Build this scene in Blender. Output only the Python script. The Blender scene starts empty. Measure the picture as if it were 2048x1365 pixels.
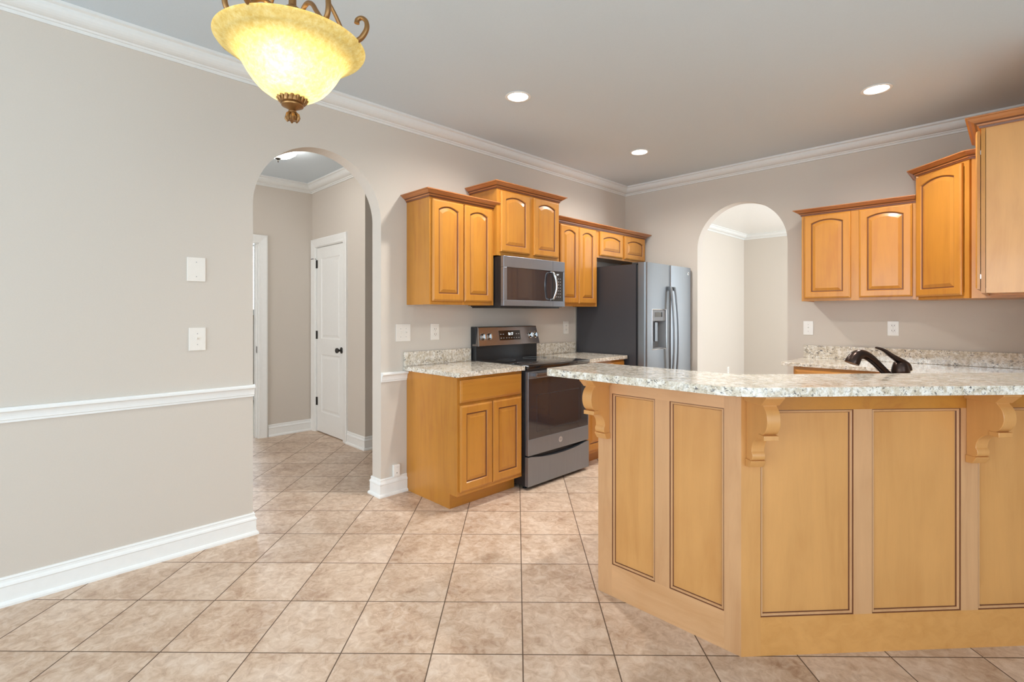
import bpy, bmesh, math, random
from mathutils import Vector, Matrix
random.seed(7)
PI = math.pi
SC = bpy.context.scene
COL = SC.collection

# ------------------------------------------------------------------ camera
F_PX, HOR, YAW, CAM_H = 1006.0, 629.0, math.radians(45.2), 1.31
CAM = Vector((3.215, -5.04, CAM_H))
FW = Vector((-math.sin(YAW), math.cos(YAW), 0)); RT = Vector((math.cos(YAW), math.sin(YAW), 0))
cd = bpy.data.cameras.new('camera'); cam = bpy.data.objects.new('camera', cd); COL.objects.link(cam)
cam.location = CAM; cam.rotation_euler = (PI/2, 0, YAW)
cd.sensor_width = 36.0; cd.lens = F_PX/2048*36.0
cd.shift_y = -(682.5-HOR)/2048
cd.clip_start = 0.05; cd.clip_end = 60
SC.camera = cam
SC.view_settings.view_transform = 'Standard'; SC.view_settings.look = 'None'
SC.view_settings.gamma = 1.0; SC.view_settings.use_curve_mapping = False
SC.view_settings.exposure = 0.10
try:
    SC.cycles.use_denoising = True
    SC.cycles.max_bounces = 10; SC.cycles.diffuse_bounces = 6; SC.cycles.glossy_bounces = 4
    SC.cycles.sample_clamp_indirect = 6.0
    SC.cycles.caustics_reflective = False; SC.cycles.caustics_refractive = False
except Exception: pass

# ------------------------------------------------------------------ world + daylight
W = bpy.data.worlds.new('sky'); SC.world = W; W.use_nodes = True
W.node_tree.nodes['Background'].inputs[0].default_value = (0.80, 0.90, 1.0, 1)
W.node_tree.nodes['Background'].inputs[1].default_value = 1.5

def area(name, loc, rot, sx, sy, power, color=(1, 1, 1), spread=PI):
    d = bpy.data.lights.new(name, 'AREA'); d.shape = 'RECTANGLE'; d.size = sx; d.size_y = sy
    d.energy = power; d.color = color; d.spread = spread
    o = bpy.data.objects.new(name, d); o.location = loc; o.rotation_euler = rot; COL.objects.link(o); return o

CEIL = 2.765
DAY = (0.70, 0.87, 1.0)
# daylight through the dining windows behind the camera, the glass doors on its right and the rooms beyond; the hall-end lamp is an added fill
area('daylight_back_window', (2.0, -8.44, 1.45), (PI/2+0.35, 0, 0), 3.0, 1.7, 92, DAY)
area('daylight_back_window_b', (4.9, -8.44, 1.45), (PI/2+0.35, 0, 0), 1.6, 1.7, 46, DAY)
area('daylight_patio_door', (5.92, -5.6, 1.25), (PI/2+0.35, 0, PI/2), 3.4, 2.3, 66, DAY)
area('daylight_far_room', (4.3, 2.4, 1.5), (PI/2+0.4, 0, PI/2), 2.6, 2.0, 195, (0.80, 0.91, 1.0))
area('fill_hall_end', (-1.25, -5.97, 1.45), (PI/2, 0, 0), 0.9, 1.4, 34, (0.95, 0.97, 1.0))  # added fill lamp at the unseen hall end, brightens the hall door
area('daylight_side_room', (-4.90, -2.6, 1.85), (PI/2, 0, -PI/2), 1.6, 0.9, 45, DAY)

# ------------------------------------------------------------------ node helpers
def lin(r, g, b):
    f = lambda c: (c/255/12.92) if c/255 <= 0.04045 else ((c/255+0.055)/1.055)**2.4
    return (f(r), f(g), f(b), 1)

class NT:
    def __init__(s, name):
        s.m = bpy.data.materials.new(name); s.m.use_nodes = True
        s.t = s.m.node_tree; s.b = s.t.nodes['Principled BSDF']; s.out = s.t.nodes['Material Output']
    def n(s, typ, **kw):
        x = s.t.nodes.new(typ)
        for k, v in kw.items(): setattr(x, k, v)
        return x
    def l(s, a, b): s.t.links.new(a, b)
    def setb(s, **kw):
        for k, v in kw.items(): s.b.inputs[k.replace('_', ' ')].default_value = v
    def coord(s, scale=(1, 1, 1), loc=(0, 0, 0), kind='Object'):
        tc = s.n('ShaderNodeTexCoord'); mp = s.n('ShaderNodeMapping')
        mp.inputs['Scale'].default_value = scale; mp.inputs['Location'].default_value = loc
        s.l(tc.outputs[kind], mp.inputs[0]); return mp.outputs[0]
    def noise(s, vec, scale, detail=4, rough=0.5, dist=0.0):
        x = s.n('ShaderNodeTexNoise'); x.inputs['Scale'].default_value = scale
        x.inputs['Detail'].default_value = detail; x.inputs['Roughness'].default_value = rough
        x.inputs['Distortion'].default_value = dist
        s.l(vec, x.inputs['Vector']); return x.outputs['Fac']
    def ramp(s, fac, stops):
        r = s.n('ShaderNodeValToRGB'); e = r.color_ramp.elements
        e[0].position, e[0].color = stops[0]; e[1].position, e[1].color = stops[-1]
        for p, c in stops[1:-1]:
            q = e.new(p); q.color = c
        s.l(fac, r.inputs[0]); return r.outputs[0]
    def mix(s, fac, a, b, mode='MIX'):
        x = s.n('ShaderNodeMix', data_type='RGBA', blend_type=mode)
        if isinstance(fac, (int, float)): x.inputs[0].default_value = fac
        else: s.l(fac, x.inputs[0])
        for i, v in ((6, a), (7, b)):
            if isinstance(v, tuple): x.inputs[i].default_value = v
            else: s.l(v, x.inputs[i])
        return x.outputs[2]
    def math(s, op, a, b=None, c=None):
        x = s.n('ShaderNodeMath', operation=op)
        for i, v in enumerate((a, b, c)):
            if v is None: continue
            if isinstance(v, (int, float)): x.inputs[i].default_value = v
            else: s.l(v, x.inputs[i])
        return x.outputs[0]
    def bump(s, h, strength=0.2, dist=0.002):
        x = s.n('ShaderNodeBump'); x.inputs['Strength'].default_value = strength
        x.inputs['Distance'].default_value = dist
        s.l(h, x.inputs['Height']); s.l(x.outputs[0], s.b.inputs['Normal'])

def plain(name, col, rough=0.5, metal=0.0, spec=0.5, coat=0.0, bump=None):
    k = NT(name); k.setb(Base_Color=col, Roughness=rough, Metallic=metal)
    k.b.inputs['Specular IOR Level'].default_value = spec
    k.b.inputs['Coat Weight'].default_value = coat
    v = k.coord((1, 1, 1))
    n = k.noise(v, bump[0] if bump else 35, 3)
    c = k.mix(n, tuple(x*0.97 for x in col[:3])+(1,), tuple(min(1, x*1.03) for x in col[:3])+(1,))
    k.l(c, k.b.inputs['Base Color'])
    if bump: k.bump(n, bump[1], 0.001)
    return k.m

def wood_mat(name, base, dark, scale=(9, 9, 0.8), rough=0.34, coat=0.18):
    k = NT(name)
    v = k.coord(scale)
    a = k.noise(v, 2.2, 6, 0.6, 0.8)
    b = k.noise(k.coord((1.5, 1.5, 1.2)), 2.0, 3, 0.55)
    f = k.math('ADD', k.math('MULTIPLY', a, 0.55), k.math('MULTIPLY', b, 0.45))
    c = k.ramp(f, [(0.30, dark), (0.50, base), (0.72, tuple(min(1, x*1.13) for x in base[:3])+(1,))])
    pores = k.noise(k.coord((scale[0]*18, scale[1]*18, scale[2]*9)), 3.0, 2, 0.5)
    c2 = k.mix(k.math('MULTIPLY', pores, 0.22), c, dark)
    k.l(c2, k.b.inputs['Base Color'])
    k.setb(Roughness=rough); k.b.inputs['Coat Weight'].default_value = coat
    k.b.inputs['Coat Roughness'].default_value = 0.12
    k.bump(pores, 0.05, 0.0006)
    return k.m

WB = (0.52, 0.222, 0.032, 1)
M = {}
M['wall'] = plain('greige_wall_paint', lin(206, 197, 186), 0.75, spec=0.25, bump=(160, 0.08))
M['ceiling'] = plain('grey_ceiling_paint', lin(205, 215, 222), 0.9, spec=0.1, bump=(120, 0.08))
M['trim'] = plain('white_trim_paint', lin(236, 236, 233), 0.35, spec=0.4)
M['trim_soft'] = plain('white_crown_paint', lin(222, 222, 219), 0.5, spec=0.3)
M['wood'] = wood_mat('honey_maple_vertical', WB, (0.41, 0.145, 0.024, 1))
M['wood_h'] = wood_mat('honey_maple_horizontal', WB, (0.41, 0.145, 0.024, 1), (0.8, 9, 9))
M['wood_rail'] = wood_mat('pink_maple_rail', (0.62, 0.345, 0.165, 1), (0.52, 0.265, 0.115, 1), (9, 9, 0.9))
M['wood_rail_h'] = wood_mat('pink_maple_rail_horizontal', (0.66, 0.37, 0.18, 1), (0.56, 0.29, 0.12, 1), (0.9, 9, 9))
M['wood_board'] = wood_mat('golden_maple_board', (0.66, 0.325, 0.098, 1), (0.56, 0.255, 0.066, 1), (0.8, 9, 9))
M['wood_panel'] = wood_mat('maple_veneer_panel', (0.64, 0.320, 0.102, 1), (0.54, 0.245, 0.068, 1), (5, 5, 0.6), 0.35, 0.25)
M['wood_crown'] = wood_mat('maple_crown', (0.47, 0.185, 0.060, 1), (0.36, 0.125, 0.036, 1), (2, 2, 9))
M['glaze'] = plain('brown_glaze', (0.16, 0.055, 0.022, 1), 0.4)
M['plate'] = plain('ivory_plate_plastic', lin(232, 226, 217), 0.35)
M['plate_w'] = plain('white_plate_plastic', lin(238, 237, 233), 0.35)
M['slot'] = plain('dark_slot', (0.03, 0.03, 0.03, 1), 0.6)
M['bronze'] = plain('oil_rubbed_bronze', (0.055, 0.035, 0.028, 1), 0.28, 0.85)
M['lamp_bronze'] = plain('antique_bronze_lamp', (0.30, 0.155, 0.055, 1), 0.38, 0.75, bump=(60, 0.5))
M['hinge'] = plain('dark_hinge_metal', (0.07, 0.065, 0.06, 1), 0.35, 0.8)
M['black'] = plain('black_enamel', (0.018, 0.018, 0.020, 1), 0.35)
M['fridge_side'] = plain('charcoal_fridge_side', (0.052, 0.050, 0.056, 1), 0.45, 0.2, bump=(300, 0.1))
M['black_glass'] = plain('black_ceramic_glass', (0.012, 0.011, 0.012, 1), 0.05, 0.0, 0.8, 0.5)
M['door_glass'] = plain('dark_oven_glass', (0.030, 0.028, 0.033, 1), 0.06, 0.0, 0.7, 0.5)
M['chrome'] = plain('bright_chrome', (0.72, 0.72, 0.72, 1), 0.12, 1.0)
M['emblem'] = plain('silver_emblem', (0.62, 0.63, 0.66, 1), 0.3, 0.8)
M['grey_plastic'] = plain('grey_dispenser_plastic', (0.23, 0.24, 0.25, 1), 0.4)
M['ink'] = plain('pale_printed_marking', (0.55, 0.55, 0.55, 1), 0.5)

def brushed(name, col, rough=0.30, axis=2):
    k = NT(name); sc = [240, 240, 240]; sc[axis] = 3
    v = k.coord(tuple(sc)); n = k.noise(v, 1.5, 3, 0.6)
    c = k.mix(n, tuple(x*0.86 for x in col[:3])+(1,), tuple(min(1, x*1.1) for x in col[:3])+(1,))
    k.l(c, k.b.inputs['Base Color']); k.setb(Metallic=0.9, Roughness=rough)
    k.bump(n, 0.03, 0.0005); return k.m
M['steel'] = brushed('brushed_stainless', (0.235, 0.245, 0.255), 0.40)
M['slate'] = brushed('slate_steel', (0.31, 0.345, 0.40), 0.38)
M['brown_steel'] = brushed('dark_slate_steel', (0.30, 0.27, 0.26), 0.22)

def emis(name, col, s):
    k = NT(name); k.setb(Base_Color=(0.9, 0.9, 0.9, 1))
    k.b.inputs['Emission Color'].default_value = col; k.b.inputs['Emission Strength'].default_value = s
    return k.m
M['can_lens'] = emis('lit_downlight_lens', (1.0, 0.96, 0.88, 1), 14)
M['digits'] = emis('lit_display_digits', (0.85, 0.95, 1.0, 1), 1.6)
M['hall_glass'] = emis('lit_opal_glass', (1.0, 0.95, 0.87, 1), 21)
M['window_glow'] = emis('bright_window_blind', (0.95, 0.98, 1.0, 1), 1.1)

def granite(name='speckled_granite'):
    k = NT(name); v = k.coord((1, 1, 1))
    n1 = k.noise(v, 34, 6, 0.7, 0.5)
    base = k.ramp(n1, [(0.30, (0.42, 0.34, 0.24, 1)), (0.45, (0.64, 0.56, 0.44, 1)), (0.60, (0.86, 0.82, 0.75, 1))])
    def flecks(sc, loc, dist, lo, hi, scale=(1, 1, 1)):
        n = k.noise(k.coord(scale, loc), sc, 3, 0.6, dist)
        return k.ramp(n, [(lo, (0, 0, 0, 1)), (hi, (1, 1, 1, 1))])
    cl = flecks(11, (9, 2, 5), 0.0, 0.40, 0.60)
    f1 = k.math('MULTIPLY', flecks(64, (3.1, 1.7, 0.4), 0.9, 0.565, 0.615, (1.0, 1.5, 1.2)), k.math('ADD', k.math('MULTIPLY', cl, 0.75), 0.25))
    c = k.mix(k.math('MULTIPLY', f1, 0.9), base, (0.050, 0.048, 0.058, 1))
    f2 = flecks(150, (7, 3, 2), 0.4, 0.60, 0.66)
    c = k.mix(k.math('MULTIPLY', f2, 0.6), c, (0.17, 0.12, 0.085, 1))
    f3 = flecks(46, (1, 8, 4), 0.8, 0.62, 0.70)
    c = k.mix(k.math('MULTIPLY', f3, 0.7), c, (0.93, 0.91, 0.88, 1))
    k.l(c, k.b.inputs['Base Color']); k.setb(Roughness=0.10)
    k.b.inputs['Coat Weight'].default_value = 0.3; k.b.inputs['Coat Roughness'].default_value = 0.04
    return k.m
M['granite'] = granite()

def tile_mat():
    k = NT('diagonal_ceramic_floor_tile')
    t = 0.26821*CAM_H; rot = -0.0098
    O = CAM + RT*(0.02908*CAM_H) + FW*(1.20916*CAM_H)
    e1 = RT*math.cos(rot)+FW*math.sin(rot); e2 = -RT*math.sin(rot)+FW*math.cos(rot)
    tc = k.n('ShaderNodeTexCoord')
    def axis(e):
        d = k.n('ShaderNodeVectorMath', operation='DOT_PRODUCT'); k.l(tc.outputs['Object'], d.inputs[0])
        d.inputs[1].default_value = (e.x/t, e.y/t, 0)
        return k.math('SUBTRACT', d.outputs['Value'], (O.x*e.x+O.y*e.y)/t)
    u, v = axis(e1), axis(e2)
    fu, fv = k.math('FRACT', u), k.math('FRACT', v)
    du = k.math('SUBTRACT', 0.5, k.math('ABSOLUTE', k.math('SUBTRACT', fu, 0.5)))
    dv = k.math('SUBTRACT', 0.5, k.math('ABSOLUTE', k.math('SUBTRACT', fv, 0.5)))
    dm = k.math('MINIMUM', du, dv)
    mr = k.n('ShaderNodeMapRange'); mr.inputs['From Min'].default_value = 0.005; mr.inputs['From Max'].default_value = 0.0085
    k.l(dm, mr.inputs['Value']); tile = mr.outputs[0]
    cb = k.n('ShaderNodeCombineXYZ'); k.l(k.math('FLOOR', u), cb.inputs[0]); k.l(k.math('FLOOR', v), cb.inputs[1])
    wn = k.n('ShaderNodeTexWhiteNoise'); k.l(cb.outputs[0], wn.inputs['Vector'])
    # every tile samples its own patch of the stone pattern
    ad = k.n('ShaderNodeVectorMath', operation='MULTIPLY_ADD'); k.l(wn.outputs['Color'], ad.inputs[0])
    ad.inputs[1].default_value = (7, 7, 7); k.l(tc.outputs['Object'], ad.inputs[2])
    n1 = k.noise(ad.outputs[0], 3.6, 9, 0.68, 0.35)
    c = k.ramp(n1, [(0.32, lin(158, 126, 102)), (0.43, lin(190, 162, 138)), (0.52, lin(208, 183, 160)), (0.66, lin(222, 202, 184))])
    n2 = k.noise(ad.outputs[0], 22, 6, 0.7, 0.8)
    c = k.mix(0.45, c, k.ramp(n2, [(0.34, lin(150, 116, 92)), (0.5, lin(204, 178, 155)), (0.64, lin(230, 214, 198))]), 'MIX')
    n3 = k.noise(ad.outputs[0], 14, 2, 0.5, 2.6)
    vein = k.ramp(k.math('ABSOLUTE', k.math('SUBTRACT', n3, 0.5)), [(0.0, (1, 1, 1, 1)), (0.012, (0, 0, 0, 1))])
    n5 = k.noise(ad.outputs[0], 5, 2, 0.5)
    vein = k.math('MULTIPLY', vein, k.ramp(n5, [(0.55, (0, 0, 0, 1)), (0.66, (1, 1, 1, 1))]))
    c = k.mix(k.math('MULTIPLY', vein, 0.5), c, lin(228, 208, 188))
    tone = k.math('ADD', 0.94, k.math('MULTIPLY', wn.outputs['Value'], 0.10))
    hsv = k.n('ShaderNodeHueSaturation'); k.l(c, hsv.inputs['Color']); k.l(tone, hsv.inputs['Value'])
    hsv.inputs['Saturation'].default_value = 1.0
    c = k.mix(tile, lin(98, 78, 62), hsv.outputs[0])
    k.l(c, k.b.inputs['Base Color'])
    r = k.math('ADD', k.math('MULTIPLY', tile, -0.42), 0.82); k.l(r, k.b.inputs['Roughness'])
    k.b.inputs['Specular IOR Level'].default_value = 0.4
    hgt = k.math('ADD', tile, k.math('MULTIPLY', n2, 0.10)); k.bump(hgt, 0.35, 0.0015)
    return k.m
M['tile'] = tile_mat()
M['carpet'] = plain('pale_side_room_floor', lin(200, 186, 168), 0.9, bump=(200, 0.3))

def lamp_glass():
    k = NT('amber_scavo_glass'); v = k.coord((1, 1, 1))
    n = k.noise(v, 70, 6, 0.75, 0.2)
    c = k.ramp(n, [(0.3, (0.78, 0.54, 0.13, 1)), (0.55, (0.90, 0.74, 0.30, 1)), (0.72, (0.97, 0.86, 0.50, 1))])
    tr = k.n('ShaderNodeBsdfTranslucent'); k.l(c, tr.inputs[0])
    df = k.n('ShaderNodeBsdfPrincipled'); k.l(c, df.inputs['Base Color']); df.inputs['Roughness'].default_value = 0.35
    mx = k.n('ShaderNodeMixShader'); mx.inputs[0].default_value = 0.33
    k.l(tr.outputs[0], mx.inputs[1]); k.l(df.outputs[0], mx.inputs[2])
    k.l(mx.outputs[0], k.out.inputs['Surface']); return k.m
M['lamp_glass'] = lamp_glass()

# ------------------------------------------------------------------ mesh helpers
class MB:
    """collects shapes into one mesh; face material indices follow mats"""
    def __init__(s): s.v = []; s.f = []; s.mi = []
    def add(s, vs, fs, mi=0):
        o = len(s.v); s.v += [tuple(p) for p in vs]
        for i, f in enumerate(fs):
            s.f.append([o+q for q in f]); s.mi.append(mi if isinstance(mi, int) else mi[i])
        return s
    def box(s, x0, x1, y0, y1, z0, z1, mi=0, bev=0.0):
        if bev <= 0:
            vs = [(x0, y0, z0), (x1, y0, z0), (x1, y1, z0), (x0, y1, z0), (x0, y0, z1), (x1, y0, z1), (x1, y1, z1), (x0, y1, z1)]
            return s.add(vs, [(0, 3, 2, 1), (4, 5, 6, 7), (0, 1, 5, 4), (1, 2, 6, 5), (2, 3, 7, 6), (3, 0, 4, 7)], mi)
        bm = bmesh.new(); bmesh.ops.create_cube(bm, size=1)
        for v in bm.verts: v.co = ((x0+x1)/2+v.co.x*(x1-x0), (y0+y1)/2+v.co.y*(y1-y0), (z0+z1)/2+v.co.z*(z1-z0))
        bmesh.ops.bevel(bm, geom=bm.edges[:], offset=bev, segments=2, profile=0.6, affect='EDGES')
        s.bm(bm, mi); return s
    def bm(s, bm, mi=0):
        bm.verts.ensure_lookup_table(); bm.verts.index_update()
        s.add([v.co[:] for v in bm.verts], [[v.index for v in f.verts] for f in bm.faces], mi); bm.free()
    def prism(s, poly, a0, a1, axis='z', mi=0):
        """poly = 2D points, extruded along axis between a0 and a1"""
        P = {'z': lambda p, a: (p[0], p[1], a), 'y': lambda p, a: (p[0], a, p[1]), 'x': lambda p, a: (a, p[0], p[1])}[axis]
        n = len(poly); vs = [P(p, a0) for p in poly]+[P(p, a1) for p in poly]
        fs = [list(range(n))[::-1], list(range(n, 2*n))]+[(i, (i+1) % n, n+(i+1) % n, n+i) for i in range(n)]
        return s.add(vs, fs, mi)
    def lathe(s, prof, seg=32, c=(0, 0, 0), mi=0, cap=False):
        vs = []; fs = []
        for r, z in prof:
            for i in range(seg):
                a = 2*PI*i/seg; vs.append((c[0]+r*math.cos(a), c[1]+r*math.sin(a), c[2]+z))
        for j in range(len(prof)-1):
            for i in range(seg):
                a, b = j*seg+i, j*seg+(i+1) % seg; fs.append((a, b, b+seg, a+seg))
        if cap:
            fs.append(list(range(seg))[::-1]); fs.append(list(range((len(prof)-1)*seg, len(prof)*seg)))
        return s.add(vs, fs, mi)
    def cyl(s, p0, p1, r0, r1=None, seg=20, mi=0):
        return s.tube([p0, p1], [r0, r0 if r1 is None else r1], seg, mi)
    def tube(s, pts, rad, seg=12, mi=0, sx=1.0, sy=1.0):
        pts = [Vector(p) for p in pts]; n = len(pts)
        if not isinstance(rad, (list, tuple)): rad = [rad]*n
        vs = []; fs = []; prev = None
        for i, p in enumerate(pts):
            t = (pts[min(i+1, n-1)]-pts[max(i-1, 0)]).normalized()
            if prev is None:
                up = Vector((0, 0, 1)) if abs(t.z) < 0.95 else Vector((1, 0, 0))
                a = t.cross(up).normalized()
            else: a = (prev-t*prev.dot(t)).normalized()
            b = t.cross(a).normalized(); prev = a
            for k in range(seg):
                q = 2*PI*k/seg; vs.append(p+a*(math.cos(q)*rad[i]*sx)+b*(math.sin(q)*rad[i]*sy))
        for i in range(n-1):
            for k in range(seg):
                c, d = i*seg+k, i*seg+(k+1) % seg; fs.append((c, d, d+seg, c+seg))
        fs.append(list(range(seg))[::-1]); fs.append(list(range((n-1)*seg, n*seg)))
        return s.add(vs, fs, mi)
    def sweep(s, path, prof, mi=0, closed=False):
        """path = 2D points; prof = (out, z) with out measured to the right of travel, mitred corners"""
        P = [Vector(p) for p in path]; n = len(P); m = len(prof); vs = []; fs = []; ml = []
        rn = lambda d: Vector((d.y, -d.x))
        for i in range(n):
            a = (P[i]-P[i-1]).normalized() if (i > 0 or closed) else None
            b = (P[(i+1) % n]-P[i]).normalized() if (i < n-1 or closed) else None
            if a is None: off = rn(b)
            elif b is None: off = rn(a)
            else:
                q = rn(a)+rn(b); off = q/(q.dot(rn(a)))
            for o, z in prof: vs.append((P[i].x+off.x*o, P[i].y+off.y*o, z))
        for i in range(n if closed else n-1):
            j = (i+1) % n
            for k in range(m):
                l = (k+1) % m; fs.append((i*m+k, j*m+k, j*m+l, i*m+l)); ml.append(mi if isinstance(mi, int) else mi.get(k, 0))
        if not closed:
            fs.append(list(range(m))); fs.append(list(range((n-1)*m, n*m))[::-1]); ml += [0, 0]
        return s.add(vs, fs, ml)
    def build(s, name, mats, parent=None, loc=None, rz=None, smooth=False, label=None, mat_=None):
        me = bpy.data.meshes.new(name); me.from_pydata(s.v, [], s.f)
        if not isinstance(mats, (list, tuple)): mats = [mats]
        for m in mats: me.materials.append(M[m] if isinstance(m, str) else m)
        me.polygons.foreach_set('material_index', s.mi)
        bm = bmesh.new(); bm.from_mesh(me)
        if mat_: bmesh.ops.transform(bm, matrix=mat_, verts=bm.verts)
        bmesh.ops.recalc_face_normals(bm, faces=bm.faces); bm.to_mesh(me); bm.free()
        if smooth:
            me.polygons.foreach_set('use_smooth', [True]*len(me.polygons))
            try: me.set_sharp_from_angle(angle=math.radians(38))
            except Exception: pass
        me.update()
        o = bpy.data.objects.new(name, me); COL.objects.link(o)
        if parent is not None: o.parent = parent
        if loc is not None: o.location = loc
        if rz is not None: o.rotation_euler = (0, 0, rz)
        if label: o['label'] = label
        return o

def smooth_path(P, rad, k=5):
    """Catmull-Rom resampling of a path and its radii"""
    P = [Vector(p) for p in P]; n = len(P); Q = []; R = []
    for i in range(n-1):
        a, b, c, d = P[max(i-1, 0)], P[i], P[i+1], P[min(i+2, n-1)]
        for j in range(k):
            t = j/k; Q.append(0.5*((2*b)+(c-a)*t+(2*a-5*b+4*c-d)*t*t+(3*b-a-3*c+d)*t**3)); R.append(rad[i]*(1-t)+rad[i+1]*t)
    return Q+[P[-1]], R+[rad[-1]]

def tag(o, label, cat, group=None):
    o['label'] = label; o['category'] = cat
    if group: o['group'] = group
    return o
def thing(name, label, cat, loc=(0, 0, 0), rz=0.0, group=None):
    o = bpy.data.objects.new(name, None); COL.objects.link(o); o.empty_display_size = 0.1
    o.location = loc; o.rotation_euler = (0, 0, rz); return tag(o, label, cat, group)
def struct(o): o['kind'] = 'structure'; return o

def text_mesh(name, body, size, mat, parent, loc, rot, depth=0.0006):
    c = bpy.data.curves.new(name, 'FONT'); c.body = body; c.size = size; c.extrude = depth
    c.align_x = 'CENTER'; c.align_y = 'CENTER'
    tmp = bpy.data.objects.new(name+'_tmp', c); COL.objects.link(tmp)
    bpy.context.view_layer.update()
    me = bpy.data.meshes.new_from_object(tmp.evaluated_get(bpy.context.evaluated_depsgraph_get()))
    bpy.data.objects.remove(tmp, do_unlink=True)
    me.materials.clear(); me.materials.append(M[mat])
    o = bpy.data.objects.new(name, me); COL.objects.link(o); o.parent = parent
    o.location = loc; o.rotation_euler = rot; return o

# ------------------------------------------------------------------ room shell
def wall_poly(name, u0, u1, z1, openings, fixed0, fixed1, axis, z0=0.0):
    """wall running along axis ('x' or 'y'); openings reach the floor: (a, b, spring, arched) ; arched ones end in a half circle"""
    pts = [(u0, z0)]
    for a, b, zs, arch in sorted(openings):
        pts += [(a, z0), (a, zs)]
        if arch:
            c, r = (a+b)/2, (b-a)/2
            pts += [(c-r*math.cos(PI*i/48), zs+r*math.sin(PI*i/48)) for i in range(1, 48)]
        pts += [(b, zs), (b, z0)]
    pts += [(u1, z0), (u1, z1), (u0, z1)]
    mb = MB()
    if axis == 'y': mb.prism(pts, fixed0, fixed1, 'x')
    else: mb.prism(pts, fixed0, fixed1, 'y')
    return struct(mb.build(name, 'wall'))

wall_poly('wall_left', -8.5, 0.0, CEIL, [(-4.023, -3.169, 1.968, True)], -0.12, 0.0, 'y')
wall_poly('wall_back', -1.34, 6.0, CEIL, [(0.869, 1.723, 1.979, True)], 0.0, 0.11, 'x')
struct(MB().box(3.38, 3.50, -1.24, 0.0, 0, CEIL).build('wall_right', 'wall'))
struct(MB().box(3.50, 6.0, -1.24, -1.13, 0, CEIL).build('wall_right_return', 'wall'))
# dining side, behind and to the right of the camera, with window openings
mb = MB(); mb.box(-0.12, 0.5, -8.62, -8.5, 0, CEIL); mb.box(0.5, 3.5, -8.62, -8.5, 0, 0.6); mb.box(0.5, 3.5, -8.62, -8.5, 2.3, CEIL)
mb.box(3.5, 4.1, -8.62, -8.5, 0, CEIL); mb.box(4.1, 5.7, -8.62, -8.5, 0, 0.6); mb.box(4.1, 5.7, -8.62, -8.5, 2.3, CEIL); mb.box(5.7, 6.12, -8.62, -8.5, 0, CEIL)
struct(mb.build('wall_front', 'wall'))
mb = MB(); mb.box(6.0, 6.12, -8.5, -7.3, 0, CEIL); mb.box(6.0, 6.12, -7.3, -3.9, 2.4, CEIL); mb.box(6.0, 6.12, -3.9, 4.62, 0, CEIL)
struct(mb.build('wall_far_right', 'wall'))
def window_unit(n, x0, x1, z0, z1, fixed, axis, cols):
    f = MB(); w = 0.05
    B = (lambda a, b, c, d, e=0.04: f.box(a, b, fixed-e, fixed+e, c, d)) if axis == 'x' else (lambda a, b, c, d, e=0.04: f.box(fixed-e, fixed+e, a, b, c, d))
    B(x0, x1, z0, z0+w); B(x0, x1, z1-w, z1); B(x0, x0+w, z0+w, z1-w); B(x1-w, x1, z0+w, z1-w)
    for i in range(1, cols):
        c = x0+(x1-x0)*i/cols; B(c-0.03, c+0.03, z0+w, z1-w)
    return struct(f.build('window_%d' % n, 'trim'))
window_unit(5, -1.75, -0.75, 0.7, 2.2, -5.985, 'x', 2)  # unseen frame added on the hall end wall to go with the fill lamp
window_unit(1, 0.5, 3.5, 0.6, 2.3, -8.56, 'x', 3)
window_unit(2, 4.1, 5.7, 0.6, 2.3, -8.56, 'x', 2)
window_unit(3, -7.3, -3.9, 0.02, 2.4, 6.06, 'y', 2)
# hall beyond the left arch
wall_poly('wall_hall_left', -6.0, -2.51, CEIL, [(-4.02, -3.20, 2.06, False)], -2.55, -2.43, 'y')
wall_poly('wall_hall_closet', -2.43, -1.22, CEIL, [(-2.335, -1.66, 2.06, False)], -2.63, -2.51, 'x')
struct(MB().box(-1.34, -1.22, -2.51, 0.0, 0, CEIL).build('wall_hall_return', 'wall'))
struct(MB().box(-2.55, -0.12, -6.12, -6.0, 0, CEIL).build('wall_hall_end', 'wall'))
struct(MB().box(-2.43, -1.34, -2.0, -1.9, 0, CEIL).build('wall_closet_back', 'wall'))
# side room seen through the hall doorway
struct(MB().box(-5.12, -5.0, -5.0, -0.5, 0, CEIL).build('wall_side_room', 'wall'))
struct(MB().box(-5.0, -2.55, -5.1, -5.0, 0, CEIL).build('wall_side_room_near', 'wall'))
struct(MB().box(-5.0, -2.55, -0.6, -0.5, 0, CEIL).build('wall_side_room_far', 'wall'))
# bright room beyond the kitchen arch
struct(MB().box(-0.46, -0.34, 0.11, 4.62, 0, CEIL).build('wall_far_room_left', 'wall'))
struct(MB().box(-0.34, 6.0, 4.5, 4.62, 0, CEIL).build('wall_far_room_back', 'wall'))
struct(MB().box(-5.12, 6.12, -8.62, 4.62, -0.10, 0.0).build('floor', 'tile'))
struct(MB().box(-5.12, 6.12, -8.62, 4.62, CEIL, CEIL+0.1).build('ceiling', 'ceiling'))
struct(MB().box(-0.34, 6.0, 0.11, 4.5, CEIL-0.003, CEIL-0.0005).build('ceiling_far_room', 'trim'))
struct(MB().box(-5.0, -2.56, -5.0, -0.6, 0.0, 0.006).build('floor_side_room', 'carpet'))

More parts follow.
